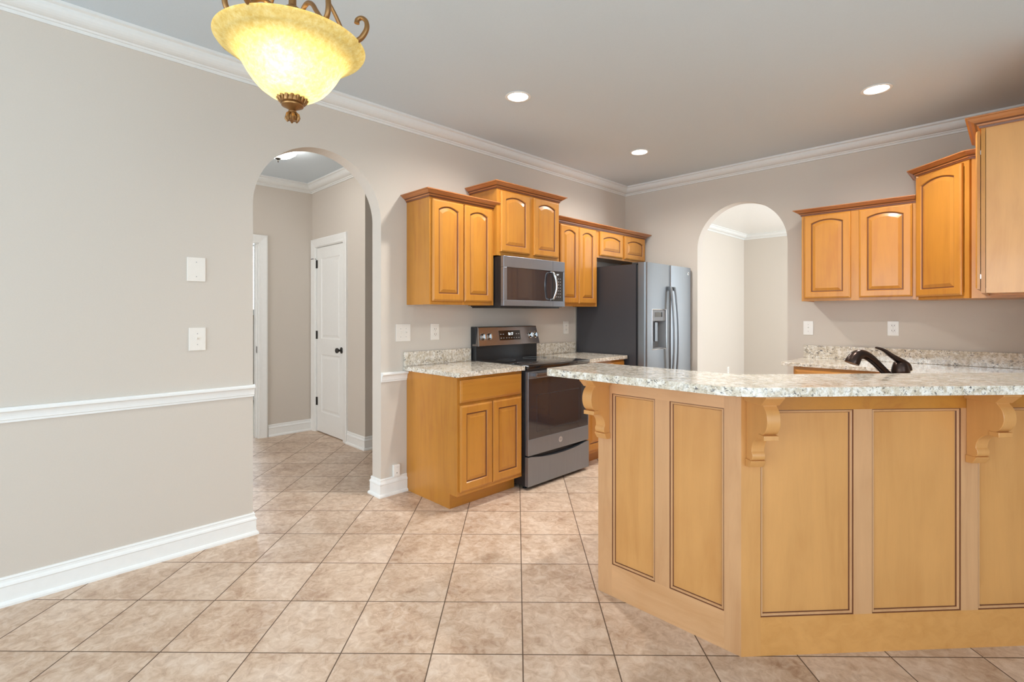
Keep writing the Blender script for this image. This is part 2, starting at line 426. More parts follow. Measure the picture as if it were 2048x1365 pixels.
# ---- mouldings
CROWN = [(0, CEIL-0.092), (0.010, CEIL-0.092), (0.012, CEIL-0.078), (0.020, CEIL-0.076), (0.023, CEIL-0.068)] + \
        [(0.023+0.052*math.sin(a), CEIL-0.068+0.048*(1-math.cos(a))) for a in [PI/2*i/6 for i in range(1, 7)]] + \
        [(0.080, CEIL-0.018), (0.090, CEIL-0.014), (0.090, CEIL), (0, CEIL)]
BASE = [(0, 0), (0.026, 0), (0.026, 0.010), (0.022, 0.018), (0.014, 0.022), (0.014, 0.084), (0.017, 0.090), (0.015, 0.098), (0.009, 0.106), (0.008, 0.116), (0.010, 0.120), (0.006, 0.128), (0, 0.128)]
RAIL = [(0, 0.822), (0.008, 0.822), (0.008, 0.832), (0.013, 0.835), (0.013, 0.842)] + [(0.013+0.015*(1-math.cos(a)), 0.842+0.030*math.sin(a)) for a in [PI/2*i/5 for i in range(1, 6)]] + [(0.031, 0.875), (0.031, 0.884), (0.026, 0.892), (0, 0.892)]
struct(MB().sweep([(0, -8.5), (0, 0), (3.38, 0), (3.38, -1.24), (6.0, -1.24), (6.0, -8.5)], CROWN, closed=True).build('trim_1', 'trim_soft'))
struct(MB().sweep([(-2.43, -6.0), (-2.43, -2.63), (-1.22, -2.63), (-1.22, 0.0), (-0.12, 0), (-0.12, -6.0)], CROWN, closed=True).build('trim_2', 'trim_soft'))
struct(MB().sweep([(-0.34, 0.11), (-0.34, 4.5), (6.0, 4.5), (6.0, 0.11)], CROWN, closed=True).build('trim_3', 'trim_soft'))
struct(MB().sweep([(0, -8.5), (0, -4.019)], RAIL).build('trim_4', 'trim'))
struct(MB().sweep([(0, -3.169), (0, -2.957)], RAIL).build('trim_5', 'trim'))
struct(MB().sweep([(0, -8.5), (0, -4.023), (-0.12, -4.023), (-0.12, -6.0)], BASE).build('baseboard_left', 'trim'))
struct(MB().sweep([(-0.12, -2.2), (-0.12, -3.169), (0, -3.169), (0, -2.957)], BASE).build('baseboard_pier', 'trim'))
struct(MB().sweep([(-2.43, -3.105), (-2.43, -2.63)], BASE).build('baseboard_hall', 'trim'))
struct(MB().sweep([(-1.572, -2.63), (-1.22, -2.63), (-1.22, 0.0)], BASE).build('baseboard_hall_corner', 'trim'))
struct(MB().sweep([(-5.0, -5.0), (-5.0, -0.6)], BASE).build('baseboard_side_room', 'trim'))
struct(MB().sweep([(-0.34, 0.11), (-0.34, 4.5), (6.0, 4.5)], BASE).build('baseboard_far_room', 'trim'))
struct(MB().sweep([(4.55, -1.24), (6.0, -1.24), (6.0, -3.9)], BASE).build('baseboard_right', 'trim'))

# ---- door casings and doors of the hall
CAS = [(0, 0), (0, 0.018), (0.012, 0.022), (0.06, 0.014), (0.082, 0.012), (0.086, 0.004), (0.086, 0)]
def casing(name, a, b, zt, fixed, axis, sgn):
    """mitred three-sided casing around an opening a..b x 0..zt; sgn = direction it stands out from the wall"""
    mb = MB(); vs = []; fs = []; m = len(CAS); w = CAS[-1][0]
    for (u, z, du, dz) in ((a, 0, -1, 0), (a, zt, -1, 1), (b, zt, 1, 1), (b, 0, 1, 0)):
        for o, t in [(w-q[0], q[1]) for q in CAS]:
            uu, zz = u+du*o, z+dz*o
            vs.append((uu, fixed+sgn*t, zz) if axis == 'x' else (fixed+sgn*t, uu, zz))
    for i in range(3):
        for k in range(m): l = (k+1) % m; fs.append((i*m+k, (i+1)*m+k, (i+1)*m+l, i*m+l))
    fs += [list(range(m)), list(range(3*m, 4*m))]
    mb.add(vs, fs)
    return mb
mb = casing('c', -2.335, -1.66, 2.06, -2.63, 'x', -1)
mb.box(-2.335, -2.329, -2.63, -2.51, 0, 2.06); mb.box(-1.666, -1.66, -2.63, -2.51, 0, 2.06); mb.box(-2.335, -1.66, -2.63, -2.51, 2.054, 2.06)
struct(mb.build('trim_6', 'trim'))
mb = casing('c', -4.02, -3.20, 2.06, -2.43, 'y', 1)
mb.box(-2.55, -2.43, -3.206, -3.20, 0, 2.06); mb.box(-2.55, -2.43, -4.02, -4.014, 0, 2.06); mb.box(-2.55, -2.43, -4.02, -3.20, 2.054, 2.06)
mb.box(-2.50, -2.47, -3.218, -3.206, 0, 2.05)
struct(mb.build('trim_7', 'trim'))
def two_panel_door(w, h):
    """slab in local x 0..w, front face at y=0 facing -y, thickness to +0.035"""
    mb = MB(); t = 0.035
    mb.box(0, w, 0.010, t, 0, h)
    st, zr = 0.105, [(0.0, 0.22), (0.86, 1.03), (h-0.12, h)]
    mb.box(0, st, 0, 0.010, 0, h); mb.box(w-st, w, 0, 0.010, 0, h)
    for a, b in zr: mb.box(st, w-st, 0, 0.010, a, b)
    for (a, b) in ((0.22, 0.86), (1.03, h-0.12)):
        x0, x1 = st, w-st
        rings = [(0, 0.0), (0.012, 0.008), (0.022, 0.008), (0.045, 0.002)]
        vs = []; fs = []
        for i, d in rings: vs += [(x0+i, d, a+i), (x1-i, d, a+i), (x1-i, d, b-i), (x0+i, d, b-i)]
        for r in range(3):
            for k in range(4): fs.append((r*4+k, r*4+(k+1) % 4, r*4+4+(k+1) % 4, r*4+4+k))
        fs.append((12, 13, 14, 15)); mb.add(vs, fs)
    return mb
d3 = struct(two_panel_door(0.657, 2.04).build('door_1', 'trim', loc=(-2.326, -2.618, 0.010)))
def knob_mesh():
    mb = MB(); R = Matrix.Rotation(PI/2, 4, 'X')
    mb.lathe([(0.0001, 0), (0.031, 0), (0.033, 0.004), (0.028, 0.009), (0.012, 0.012), (0.010, 0.030), (0.022, 0.038), (0.028, 0.048), (0.026, 0.060), (0.014, 0.067), (0.0001, 0.068)], 24)
    return mb, R
kb, R = knob_mesh(); kb.build('knob', 'hinge', parent=d3, loc=(0.595, 0.0, 0.925), mat_=R, smooth=True, label='dark bronze round door knob')
for z in (0.33, 1.07, 1.86):
    hb = MB(); hb.cyl((-0.004, -0.006, z-0.045), (-0.004, -0.006, z+0.045), 0.0065, seg=10); hb.box(0.0, 0.020, -0.0025, -0.0002, z-0.045, z+0.045)
    if z > 1.5: hb.tube([(-0.004, -0.006, z+0.05), (-0.010, -0.016, z+0.06), (-0.05, -0.03, z+0.062), (-0.065, -0.04, z+0.058)], 0.004, 8)
    hb.build('hinge', 'hinge', parent=d3, loc=(0, 0, 0), label='dark bronze hinge')
sp = MB().box(-2.478, -2.455, -3.2085, -3.2062, 0.90, 0.97); struct(sp.build('trim_8', 'hinge'))
# window of the side room
w4 = struct(MB().box(-4.995, -4.94, -3.45, -3.37, 1.30, 2.42).box(-4.995, -4.94, -1.83, -1.75, 1.30, 2.42).box(-4.995, -4.94, -3.37, -1.83, 2.34, 2.42).box(-4.995, -4.94, -3.37, -1.83, 1.30, 1.38).build('window_4', 'trim'))
mb = MB()
for i in range(24): mb.box(-4.985, -4.955, -3.37, -1.83, 1.385+i*0.040, 1.385+i*0.040+0.034)
mb.build('blind', 'window_glow', parent=w4, label='bright backlit white window blind')

# ------------------------------------------------------------------ cabinetry (local frame: x along, front faces -y, z up; carcass front at y=0)
def door_shape(x0, z0, w, h, arch=True, t=0.020, side=0.050, bot=0.050, top=0.038, rise=0.026):
    """raised-panel door, back at y=0, front at y=-t; material 0 wood, 1 glaze, 2 panel"""
    mb = MB(); n = 14
    if not arch: top, rise, bot = 0.055, 0.0, 0.055
    def ring(i, y, opening):
        if not opening:
            xa, xb, za, zb = x0+i, x0+w-i, z0+i, z0+h-i
            return [(xa, y, za), (xb, y, za)]+[(xb+(xa-xb)*k/n, y, zb) for k in range(n+1)]
        xa, xb, za, zc = x0+side+i, x0+w-side-i, z0+bot+i, z0+h-top-i
        return [(xa, y, za), (xb, y, za)]+[(xb+(xa-xb)*k/n, y, zc-rise*(2*k/n-1)**2) for k in range(n+1)]
    R = [(ring(0, 0, 0), 0), (ring(0, -t+0.007, 0), 0), (ring(0.003, -t+0.004, 0), 0), (ring(0.009, -t+0.0015, 0), 0), (ring(0.012, -t, 0), 0),
         (ring(0, -t, 1), 0), (ring(0.0035, -t+0.005, 1), 0), (ring(0.006, -t+0.009, 1), 1), (ring(0.0115, -t+0.009, 1), 1), (ring(0.034, -t+0.0015, 1), 0)]
    m = n+3; vs = []; fs = []; mi = []
    for pts, _ in R: vs += pts
    for r in range(len(R)-1):
        for k in range(m):
            fs.append((r*m+k, r*m+(k+1) % m, (r+1)*m+(k+1) % m, (r+1)*m+k))
            mi.append(1 if (r in (6, 7)) else (0 if r < 8 else 2))
    fs.append([(len(R)-1)*m+k for k in range(m)]); mi.append(2)
    fs.append(list(range(m))[::-1]); mi.append(0)
    mb.add(vs, fs, mi); return mb
WM = ['wood', 'glaze', 'wood']
def slab_front(x0, z0, w, h, t=0.020):
    mb = MB(); R = [(0, 0), (0, -t+0.007), (0.004, -t+0.004), (0.010, -t+0.003), (0.012, -t+0.001), (0.017, -t)]
    vs = []; fs = []; mi = []
    for i, y in R: vs += [(x0+i, y, z0+i), (x0+w-i, y, z0+i), (x0+w-i, y, z0+h-i), (x0+i, y, z0+h-i)]
    for r in range(len(R)-1):
        for k in range(4): fs.append((r*4+k, r*4+(k+1) % 4, r*4+4+(k+1) % 4, r*4+4+k)); mi.append(0)
    q = (len(R)-1)*4; fs += [(q, q+1, q+2, q+3), (3, 2, 1, 0)]; mi += [0, 0]
    mb.add(vs, fs, mi); return mb
CABCROWN = lambda zt: [(0.0, zt-0.050), (0.006, zt-0.050), (0.008, zt-0.040), (0.013, zt-0.038), (0.015, zt-0.032), (0.024, zt-0.026), (0.036, zt-0.018), (0.047, zt-0.008), (0.055, zt-0.006), (0.055, zt), (0, zt)]
def face_frame(w, z0, z1, stiles, rails=(0.038, 0.038), t=0.018):
    mb = MB()
    for a, b in stiles: mb.box(a, b, 0, t, z0, z1)
    for i in range(len(stiles)-1):
        a, b = stiles[i][1], stiles[i+1][0]
        mb.box(a, b, 0, t, z0, z0+rails[0]); mb.box(a, b, 0, t, z1-rails[1], z1)
    return mb
def upper(name, label, loc, rz, w, d, z0, z1, doors, ctop, crown_path, mid=True, arch=True, dz=(0.025, 0.012), group='wall cabinets'):
    """carcass 0..w, depth d; doors = list of (x0, width); crown_path in local xy"""
    t = thing(name, label, 'cabinet', (loc[0], loc[1], 0), rz, group)
    b = MB(); p = 0.016
    b.box(0, p, 0.018, d, z0, z1).box(w-p, w, 0.018, d, z0, z1).box(p, w-p, 0.018, d, z0+0.012, z0+0.012+p).box(p, w-p, 0.018, d, z1-p, z1).box(p, w-p, d-0.008, d, z0+0.028, z1-p)
    b.build('body', 'wood', parent=t)
    st = [(0, 0.038)]
    for (a, dw), (c, _) in zip(doors[:-1], doors[1:]): st.append(((a+dw)-0.012, c+0.012))
    st.append((w-0.038, w))
    face_frame(w, z0, z1, st).build('face_frame', 'wood', parent=t)
    for a, dw in doors:
        door_shape(a, z0+dz[0], dw, z1-z0-dz[0]-dz[1], arch).build('door', WM, parent=t, loc=(0, -0.001, 0))
    if crown_path:
        MB().sweep(crown_path, CABCROWN(ctop), {1: 1, 4: 1}).build('crown_moulding', ['wood_crown', 'glaze'], parent=t)
    return t
# left wall runs: origin at (x=face, y=start), rz = +90deg, local x -> +Y
A90 = PI/2
# moulding runs left->front->right with outside on the right of travel: path must go so that 'right' points outwards
def cpath(w, d, left=True, right=True):
    p = []
    if left: p += [(0, d)]
    p += [(0, 0), (w, 0)]
    if right: p += [(w, d)]
    return p
upper('wall_cabinet', 'double-door upper cabinet nearest the left arch, left of the microwave', (0.29, -2.955), A90, 0.611, 0.288, 1.38, 2.140,
      [(0.016, 0.281), (0.306, 0.281)], 2.190, cpath(0.611, 0.288))
upper('wall_cabinet', 'raised double-door upper cabinet directly above the microwave', (0.33, -2.343), A90, 0.757, 0.328, 1.775, 2.300,
      [(0.030, 0.335), (0.415, 0.322)], 2.350, cpath(0.757, 0.328), dz=(0.030, 0.010))
upper('wall_cabinet', 'upper cabinet with two narrow tall doors, between microwave and refrigerator', (0.29, -1.585), A90, 0.625, 0.288, 1.385, 2.140,
      [(0.050, 0.268), (0.322, 0.268)], 2.190, cpath(0.625, 0.288, False, False))
upper('wall_cabinet', 'short two-door upper cabinet above the refrigerator', (0.29, -0.959), A90, 0.900, 0.288, 1.870, 2.140,
      [(0.035, 0.405), (0.475, 0.405)], 2.190, cpath(0.900, 0.288, False, True), dz=(0.020, 0.010))
upper('wall_cabinet', 'two-door upper cabinet on the back wall right of the kitchen arch', (1.925, -0.312), 0.0, 0.758, 0.310, 1.42, 2.135,
      [(0.022, 0.330), (0.408, 0.330)], 2.185, cpath(0.758, 0.310, True, False), dz=(0.022, 0.006))
# diagonal corner upper
t = thing('corner_wall_cabinet', 'tall single-door diagonal corner cabinet, yellowest door at right', 'cabinet', (0, 0, 0), 0, 'wall cabinets')
zc0, zc1 = 1.415, 2.325
P5 = [(2.685, -0.002), (2.685, -0.312), (2.989, -0.616), (3.378, -0.616), (3.378, -0.002)]
MB().prism([(2.685, -0.002), (2.685, -0.325), (2.698, -0.325), (3.000, -0.605), (3.000, -0.616), (3.378, -0.616), (3.378, -0.002)], zc0, zc1, 'z').build('body', 'wood', parent=t)
ff = MB(); q = thing
def to_diag(mb):  # local frame of the diagonal face
    return Matrix.Translation((2.685, -0.312, 0)) @ Matrix.Rotation(-PI/4, 4, 'Z')
DL = math.hypot(2.989-2.685, 0.304)
mb = face_frame(DL, zc0, zc1, [(0, 0.030), (DL-0.036, DL)]); mb.build('face_frame', 'wood', parent=t, mat_=to_diag(mb))
mb = door_shape(0.012, zc0+0.022, 0.378, zc1-zc0-0.038, True, rise=0.030); mb.build('door', WM, parent=t, mat_=Matrix.Translation((-0.0008, -0.0008, 0)) @ to_diag(mb))
MB().sweep([(2.685, -0.002), (2.685, -0.312), (2.989, -0.616), (3.06, -0.616)], CABCROWN(2.372), {1: 1, 4: 1}).build('crown_moulding', ['wood_crown', 'glaze'], parent=t)
# near cabinet on the right wall, seen from its end panel
XR = 3.375
t = thing('wall_cabinet', 'nearest upper cabinet at the right edge showing its plain end panel', 'cabinet', (3.068, -0.62, 0), -A90, 'wall cabinets')
zr0, zr1, wr, dr = 1.428, 2.345, 0.60, XR-3.068
b = MB(); b.box(0, 0.016, 0.018, dr, zr0, zr1).box(wr-0.010, wr, 0.020, dr, zr0, zr1).box(0.016, wr-0.010, 0.018, dr, zr0+0.012, zr0+0.028).box(0.016, wr-0.010, 0.018, dr, zr1-0.016, zr1).box(0.016, wr-0.010, dr-0.008, dr, zr0+0.028, zr1-0.016)
b.build('body', 'wood_panel', parent=t)
face_frame(wr, zr0, zr1, [(0, 0.038), (wr-0.038, wr+0.002)]).build('face_frame', 'wood', parent=t)
door_shape(0.010, zr0+0.022, 0.285, zr1-zr0-0.034, True).build('door', WM, parent=t, loc=(0, -0.003, 0))
door_shape(0.302, zr0+0.022, 0.292, zr1-zr0-0.034, True).build('door', WM, parent=t, loc=(0, -0.003, 0))
for z in (1.52, 2.21): MB().box(wr-0.006, wr+0.001, -0.003, 0.0, z-0.012, z+0.012).build('hinge', 'chrome', parent=t, label='small bright cabinet hinge')
MB().sweep([(0.06, 0), (wr+0.004, 0), (wr+0.004, dr)], [(o*1.15, 2.40-(2.40-z)*1.15) for o, z in CABCROWN(2.40)], {1: 1, 4: 1}).build('crown_moulding', ['wood_crown', 'glaze'], parent=t)

# ---- base cabinets
def base(label, loc, rz, w, d, layout, side_left=False, kick=0.10, ztop=0.893, name='base_cabinet', drawer_h=0.150, doors=2, xs=0.020):
    t = thing(name, label, 'cabinet', (loc[0], loc[1], 0), rz, 'base cabinets')
    b = MB(); p = 0.016
    for x0 in (0, w-p):
        pts = [(0.0785, 0), (d, 0), (d, ztop), (0.018, ztop), (0.018, kick), (0.0785, kick)]
        b.prism(pts, x0, x0+p, 'x')
    b.box(p, w-p, 0.018, d, kick, kick+p).box(p, w-p, d-0.006, d, kick+p, ztop)
    b.box(p, w-p, 0.018, 0.07, ztop-p, ztop)
    b.build('body', 'wood', parent=t)
    MB().box(p, w-p, 0.0785, 0.09, 0, kick).build('toe_kick', 'wood_h', parent=t)
    face_frame(w, kick, ztop, [(0, 0.038), (w-0.038, w)], (0.038, 0.030)).box(0.038, w-0.038, 0, 0.018, 0.690, 0.722).build('face_frame', 'wood', parent=t)
    slab_front(xs-0.005, ztop-0.022-drawer_h, w-2*xs+0.010, drawer_h).build('drawer', 'wood_h', parent=t, loc=(0, -0.001, 0))
    dw = (w-2*xs+0.010-0.006)/doors if doors > 1 else w-2*xs+0.010
    for i in range(doors):
        door_shape(xs-0.005+i*(dw+0.006), kick+0.028, dw, ztop-0.022-drawer_h-0.018-kick-0.028, False).build('door', WM, parent=t, loc=(0, -0.001, 0))
    return t
base('base cabinet left of the range, full wooden side showing', (0.600, -2.955), A90, 0.612, 0.598, None)
base('base cabinet between the range and the refrigerator, mostly hidden by the bar', (0.600, -1.583), A90, 0.620, 0.598, None)
base('base cabinet on the back wall under the granite, seen above the bar', (1.945, -0.598), 0.0, 0.755, 0.595, None)

# ---- worktops
def slab(poly, z0, z1, holes=()):
    bm = bmesh.new(); edges = []
    for loop in [poly]+list(holes):
        vs = [bm.verts.new((x, y, z1)) for x, y in loop]
        edges += [bm.edges.new((vs[i], vs[(i+1) % len(vs)])) for i in range(len(vs))]
    bmesh.ops.triangle_fill(bm, use_beauty=True, use_dissolve=False, edges=edges)
    r = bmesh.ops.extrude_face_region(bm, geom=bm.faces[:])
    for v in [e for e in r['geom'] if isinstance(e, bmesh.types.BMVert)]: v.co.z = z0
    mb = MB(); mb.bm(bm); return mb
def bev(o, w=0.004, seg=2):
    m = o.modifiers.new('edge', 'BEVEL'); m.width = w; m.segments = seg; m.limit_method = 'ANGLE'; m.angle_limit = math.radians(50); return o
def round_corner(a, p, b, r, n=6):
    a, p, b = Vector(a), Vector(p), Vector(b); u = (a-p).normalized(); v = (b-p).normalized()
    ang = u.angle(v); L = r/math.tan(ang/2); s, e = p+u*L, p+v*L
    c = p+(u+v).normalized()*(r/math.sin(ang/2)); out = []
    for i in range(n+1):
        q = s.lerp(e, i/n); out.append(tuple(c+(q-c).normalized()*r))
    return out
ZT = 0.925
t = thing('countertop', 'speckled granite counter left of the range with its backsplash', 'countertop', (0, 0, 0), 0, 'granite worktops')
pl = [(0.002, -2.985), *round_corner((0.002, -2.985), (0.640, -2.985), (0.640, -2.345), 0.03), (0.640, -2.346), (0.002, -2.346)]
bev(slab(pl, 0.8945, ZT).build('slab', 'granite', parent=t))
bev(MB().box(0.002, 0.024, -2.985, -2.346, ZT+0.0005, 1.030).build('backsplash', 'granite', parent=t), 0.002)
t = thing('countertop', 'granite counter between the range and the refrigerator', 'countertop', (0, 0, 0), 0, 'granite worktops')
pl = [(0.002, -1.580), (0.640, -1.580), *round_corner((0.640, -1.580), (0.640, -0.955), (0.002, -0.955), 0.012, 3), (0.002, -0.955)]
bev(slab(pl, 0.8945, ZT).build('slab', 'granite', parent=t))
bev(MB().box(0.002, 0.024, -1.580, -0.955, ZT+0.0005, 1.030).build('backsplash', 'granite', parent=t), 0.002)

# peninsula geometry
PA = Vector((2.472, -3.061)); PD = Vector((0.66295, 0.74866)); PN = Vector((PD.y, -PD.x))   # PN points to the dining side
def dp(s, off): q = PA+PD*s+PN*off; return (q.x, q.y)
YW = -1.244; XW = 3.378
def xline(p, d, x): k = (YW-p[1])/d.y; return (p[0]+d.x*k, YW)
def corner_at(off):  # join of the left face (offset off towards -y) and the diagonal face offset
    y = -3.065-off; p = Vector(dp(0, off)); k = (y-p.y)/PD.y; return (p.x+PD.x*k, y)
t = thing('countertop', 'granite sink counter running along the back wall behind the bar', 'countertop', (0, 0, 0), 0, 'granite worktops')
i1 = -0.093
yl = -2.36; pin = Vector(dp(0, -0.70)); kk = (yl-pin.y)/PD.y; ci = (pin.x+PD.x*kk, yl)
kk2 = (2.705-pin.x)/PD.x; cj = (2.705, pin.y+PD.y*kk2)
end = xline(dp(0, i1), PD, XW)
pl = [(1.86, -0.003), (1.86, -0.62), (2.705, -0.62), cj, ci, (1.806, yl), (1.806, -3.065-i1+0.0), corner_at(i1), end, (XW, YW), (XW, -0.003)]
snk = [dp(0.60, -0.22), dp(1.05, -0.22), dp(1.05, -0.58), dp(0.60, -0.58)]
bev(slab(pl, 0.8945, ZT, [snk]).build('slab', 'granite', parent=t), 0.003)
bev(MB().box(1.86, 3.355, -0.024, -0.003, ZT+0.0005, 1.035).box(3.356, 3.377, -1.22, -0.003, ZT+0.0005, 1.035).build('backsplash', 'granite', parent=t), 0.002)
# sink (undermounted) behind the bar
def sink_pt(s, o, z): x, y = dp(s, o); return (x, y, z)
mb = MB(); a, b_, c, d_ = 0.59, 1.06, -0.21, -0.59
vs = [sink_pt(a, c, 0.893), sink_pt(b_, c, 0.893), sink_pt(b_, d_, 0.893), sink_pt(a, d_, 0.893), sink_pt(a+.02, c-.02, 0.72), sink_pt(b_-.02, c-.02, 0.72), sink_pt(b_-.02, d_+.02, 0.72), sink_pt(a+.02, d_+.02, 0.72)]
mb.add(vs, [(0, 1, 5, 4), (1, 2, 6, 5), (2, 3, 7, 6), (3, 0, 4, 7), (4, 5, 6, 7)])
o = mb.build('sink', 'steel'); sm = o.modifiers.new('wall', 'SOLIDIFY'); sm.thickness = 0.0015; sm.offset = 1
tag(o, 'stainless undermount sink set in the granite behind the bar', 'sink')

# peninsula: panelled knee wall with corbels
t = thing('peninsula', 'panelled maple breakfast bar base with three scrolled corbels', 'peninsula', (0, 0, 0), 0)
ZB = 1.034
TH = 0.09
def frame_boxes(seg, s0, s1, o0, o1, z0, z1):
    """box between s0..s1 along a face; offsets o outward; returns prism footprint"""
    if seg == 0: return [(s0, -3.065-o0), (s1, -3.065-o0), (s1, -3.065-o1), (s0, -3.065-o1)]
    return [dp(s0, o0), dp(s1, o0), dp(s1, o1), dp(s0, o1)]
XL = 1.808
core = [(XL, -3.065+0.012), corner_at(-0.012), xline(dp(0, -0.012), PD, XW), xline(dp(0, -TH), PD, XW), corner_at(-TH), (XL, -3.065+TH)]
MB().prism(core, 0, ZB, 'z').build('wall_core', 'wood_panel', parent=t)
c0, c1 = corner_at(0), corner_at(-0.0118)
send = (YW-PA.y)/PD.y-0.004
fr = MB()
def fb(seg, s0, s1, z0, z1, mi=0, cl=False, cr=False):
    if seg == 0:
        poly = [(s0, -3.0532), (s0, -3.065), (s1, -3.065), (s1, -3.0532)]
        if cr: poly = [(s0, -3.0532), (s0, -3.065), c0, c1]
    else:
        poly = [dp(s0, -0.0118), dp(s0, 0), dp(s1, 0), dp(s1, -0.0118)]
        if cl: poly = [c1, c0, dp(s1, 0), dp(s1, -0.0118)]
    fr.prism(poly, z0, z1, 'z', mi)
LP = [(1.885, 2.105), (2.173, 2.403)]; DP = [(0.071, 0.442), (0.517, 0.881), (0.952, 1.322), (1.393, 1.763), (1.834, send-0.071)]
_fb = fb
def fb(*a, **k):
    global fr
    fr = MB(); _fb(*a, **k)
    if a[3] > 0.1 or a[4] == ZB and (a[2]-a[1] < 0.1): fr.build('stile', 'wood_panel' if (a[0] == 1 and a[1] == 0) else 'wood_rail', parent=t)
fb(0, XL, 1.885, 0.0, ZB); fb(0, 2.105, 2.173, 0.148, 0.942); fb(0, 2.403, c0[0], 0.0, ZB, cr=True)
fb(1, 0, 0.071, 0.0, ZB, cl=True); fb(1, 0.442, 0.517, 0.148, 0.942); fb(1, 0.881, 0.952, 0.148, 0.942); fb(1, 1.322, 1.393, 0.148, 0.942); fb(1, 1.763, 1.834, 0.148, 0.942); fb(1, send-0.071, send, 0, ZB)

fb = _fb
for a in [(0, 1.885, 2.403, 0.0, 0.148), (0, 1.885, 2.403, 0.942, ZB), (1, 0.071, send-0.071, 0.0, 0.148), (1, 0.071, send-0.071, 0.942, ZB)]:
    fr = MB(); fb(*a); fr.build('rail', 'wood_rail_h' if a[0] == 0 else ('wood_board' if a[3] < 0.1 else 'wood_h'), parent=t)  # darker wood on the diagonal top rail paints in the bar overhang's shade
# bead around every recessed panel
def bead(seg, s0, s1):
    mb = MB(); w = 0.014
    prof = [(0, -0.0005, 1), (0.0022, -0.0005, 1), (0.0030, -0.0030, 0), (0.006, -0.0012, 0), (0.009, -0.0018, 0), (0.0115, -0.0060, 0), (0.0120, -0.0100, 1), (0.0140, -0.0116, 1)]
    vs = []; fs = []; mi = []; m = 4
    for i, off, g in prof:
        off = off-0.0008
        for s, z in ((s0+i, 0.148+i), (s1-i, 0.148+i), (s1-i, 0.942-i), (s0+i, 0.942-i)):
            x, y = (s, -3.065-off) if seg == 0 else dp(s, off)
            vs.append((x, y, z))
    for r in range(len(prof)-1):
        for k in range(4):
            fs.append((r*4+k, r*4+(k+1) % 4, r*4+4+(k+1) % 4, r*4+4+k)); mi.append(1 if (prof[r][2] and prof[r+1][2]) or r in (1, 5) else 0)
    mb.add(vs, fs, mi); return mb
for seg, L in ((0, LP), (1, DP)):
    for a, b in L:
        bead(seg, a, b).build('bead', ['wood_rail', 'glaze'], parent=t)
# corbels
def corbel():
    mb = MB(); w = 0.050
    def arc(cx, cz, r, a0, a1, n=8, ry=None): return [(cx+r*math.cos(math.radians(a0+(a1-a0)*i/n)), cz+(ry or r)*math.sin(math.radians(a0+(a1-a0)*i/n))) for i in range(n+1)]
    prof = [(0, 0), (0.118, 0), (0.118, -0.052)] + arc(0.098, -0.104, 0.046, 62, -62, 10, 0.056) + [(0.112, -0.158), (0.112, -0.160), (0.100, -0.176)] \
        + arc(0.100, -0.236, 0.062, 90, 172, 8, 0.060) + arc(0.030, -0.254, 0.016, 60, -75, 6, 0.019) + [(0.032, -0.274), (0.026, -0.296), (0.0, -0.298)]
    mb.prism([(-o, z) for o, z in prof], -w/2, w/2, 'x')
    # cap (tapered), mid fillet and foot stand proud of the scroll
    mb.prism([(0, 0.001), (-0.152, 0.001), (-0.152, -0.022), (-0.142, -0.030), (-0.120, -0.050), (0, -0.052)], -w/2-0.010, w/2+0.010, 'x')
    mb.prism([(-0.09, -0.158), (-0.128, -0.158), (-0.128, -0.176), (-0.09, -0.176)], -w/2-0.003, w/2+0.003, 'x')
    mb.prism([(0, -0.272), (-0.044, -0.272), (-0.042, -0.278), (-0.026, -0.300), (0, -0.302)], -w/2-0.004, w/2+0.004, 'x')
    return mb
for cx, cy, rz in ((1.847, -3.0655, 0), (*dp(0.039, 0.0005), math.atan2(PD.y, PD.x)), (*dp(0.927, 0.0005), math.atan2(PD.y, PD.x))):
    o = corbel().build('corbel', 'wood_panel', parent=t, loc=(cx, cy, ZB-0.0015), rz=rz, smooth=True, label='scrolled wooden corbel under the bar top')
    bev(o, 0.0015, 2)
# bar top
BF, BB = 0.285, -0.105
yF = -3.065-BF
pf = Vector(dp(0, 0.26)); k = (yF-pf.y)/PD.y; cf = (pf.x+PD.x*k, yF)
ef = xline(dp(0, 0.26), PD, XW); eb = xline(dp(0, BB), PD, XW)
pl = [(1.715, -3.065-BB)] + round_corner((1.715, -3.065-BB), (1.715, yF), cf, 0.035, 6) + round_corner((1.715, yF), cf, ef, 0.22, 14) + [ef, eb, corner_at(BB)]
o = slab(pl, 1.036, 1.067).build('bar_top', 'granite'); bev(o, 0.006, 3)
tag(o, 'raised granite breakfast bar top on the peninsula', 'countertop', 'granite worktops')

# kitchen-side base cabinets of the peninsula and right wall
def plain_base(label, loc, rz, w, d):
    return base(label, loc, rz, w, d, None, doors=2 if w > 0.5 else 1)
plain_base('base cabinet on the right wall under the corner counter', (2.745, -0.80), -A90, 0.60, 0.62)
ang = math.atan2(PD.y, PD.x)
q0 = dp(0.98, -0.665)
plain_base('sink base cabinet behind the diagonal part of the bar', (q0[0], q0[1]), ang+PI, 0.50, 0.55)

# faucet on the sink counter
fx = thing('faucet', 'oil-rubbed bronze pull-out kitchen faucet behind the bar', 'faucet', (2.820, -2.045, ZT+0.001), YAW)
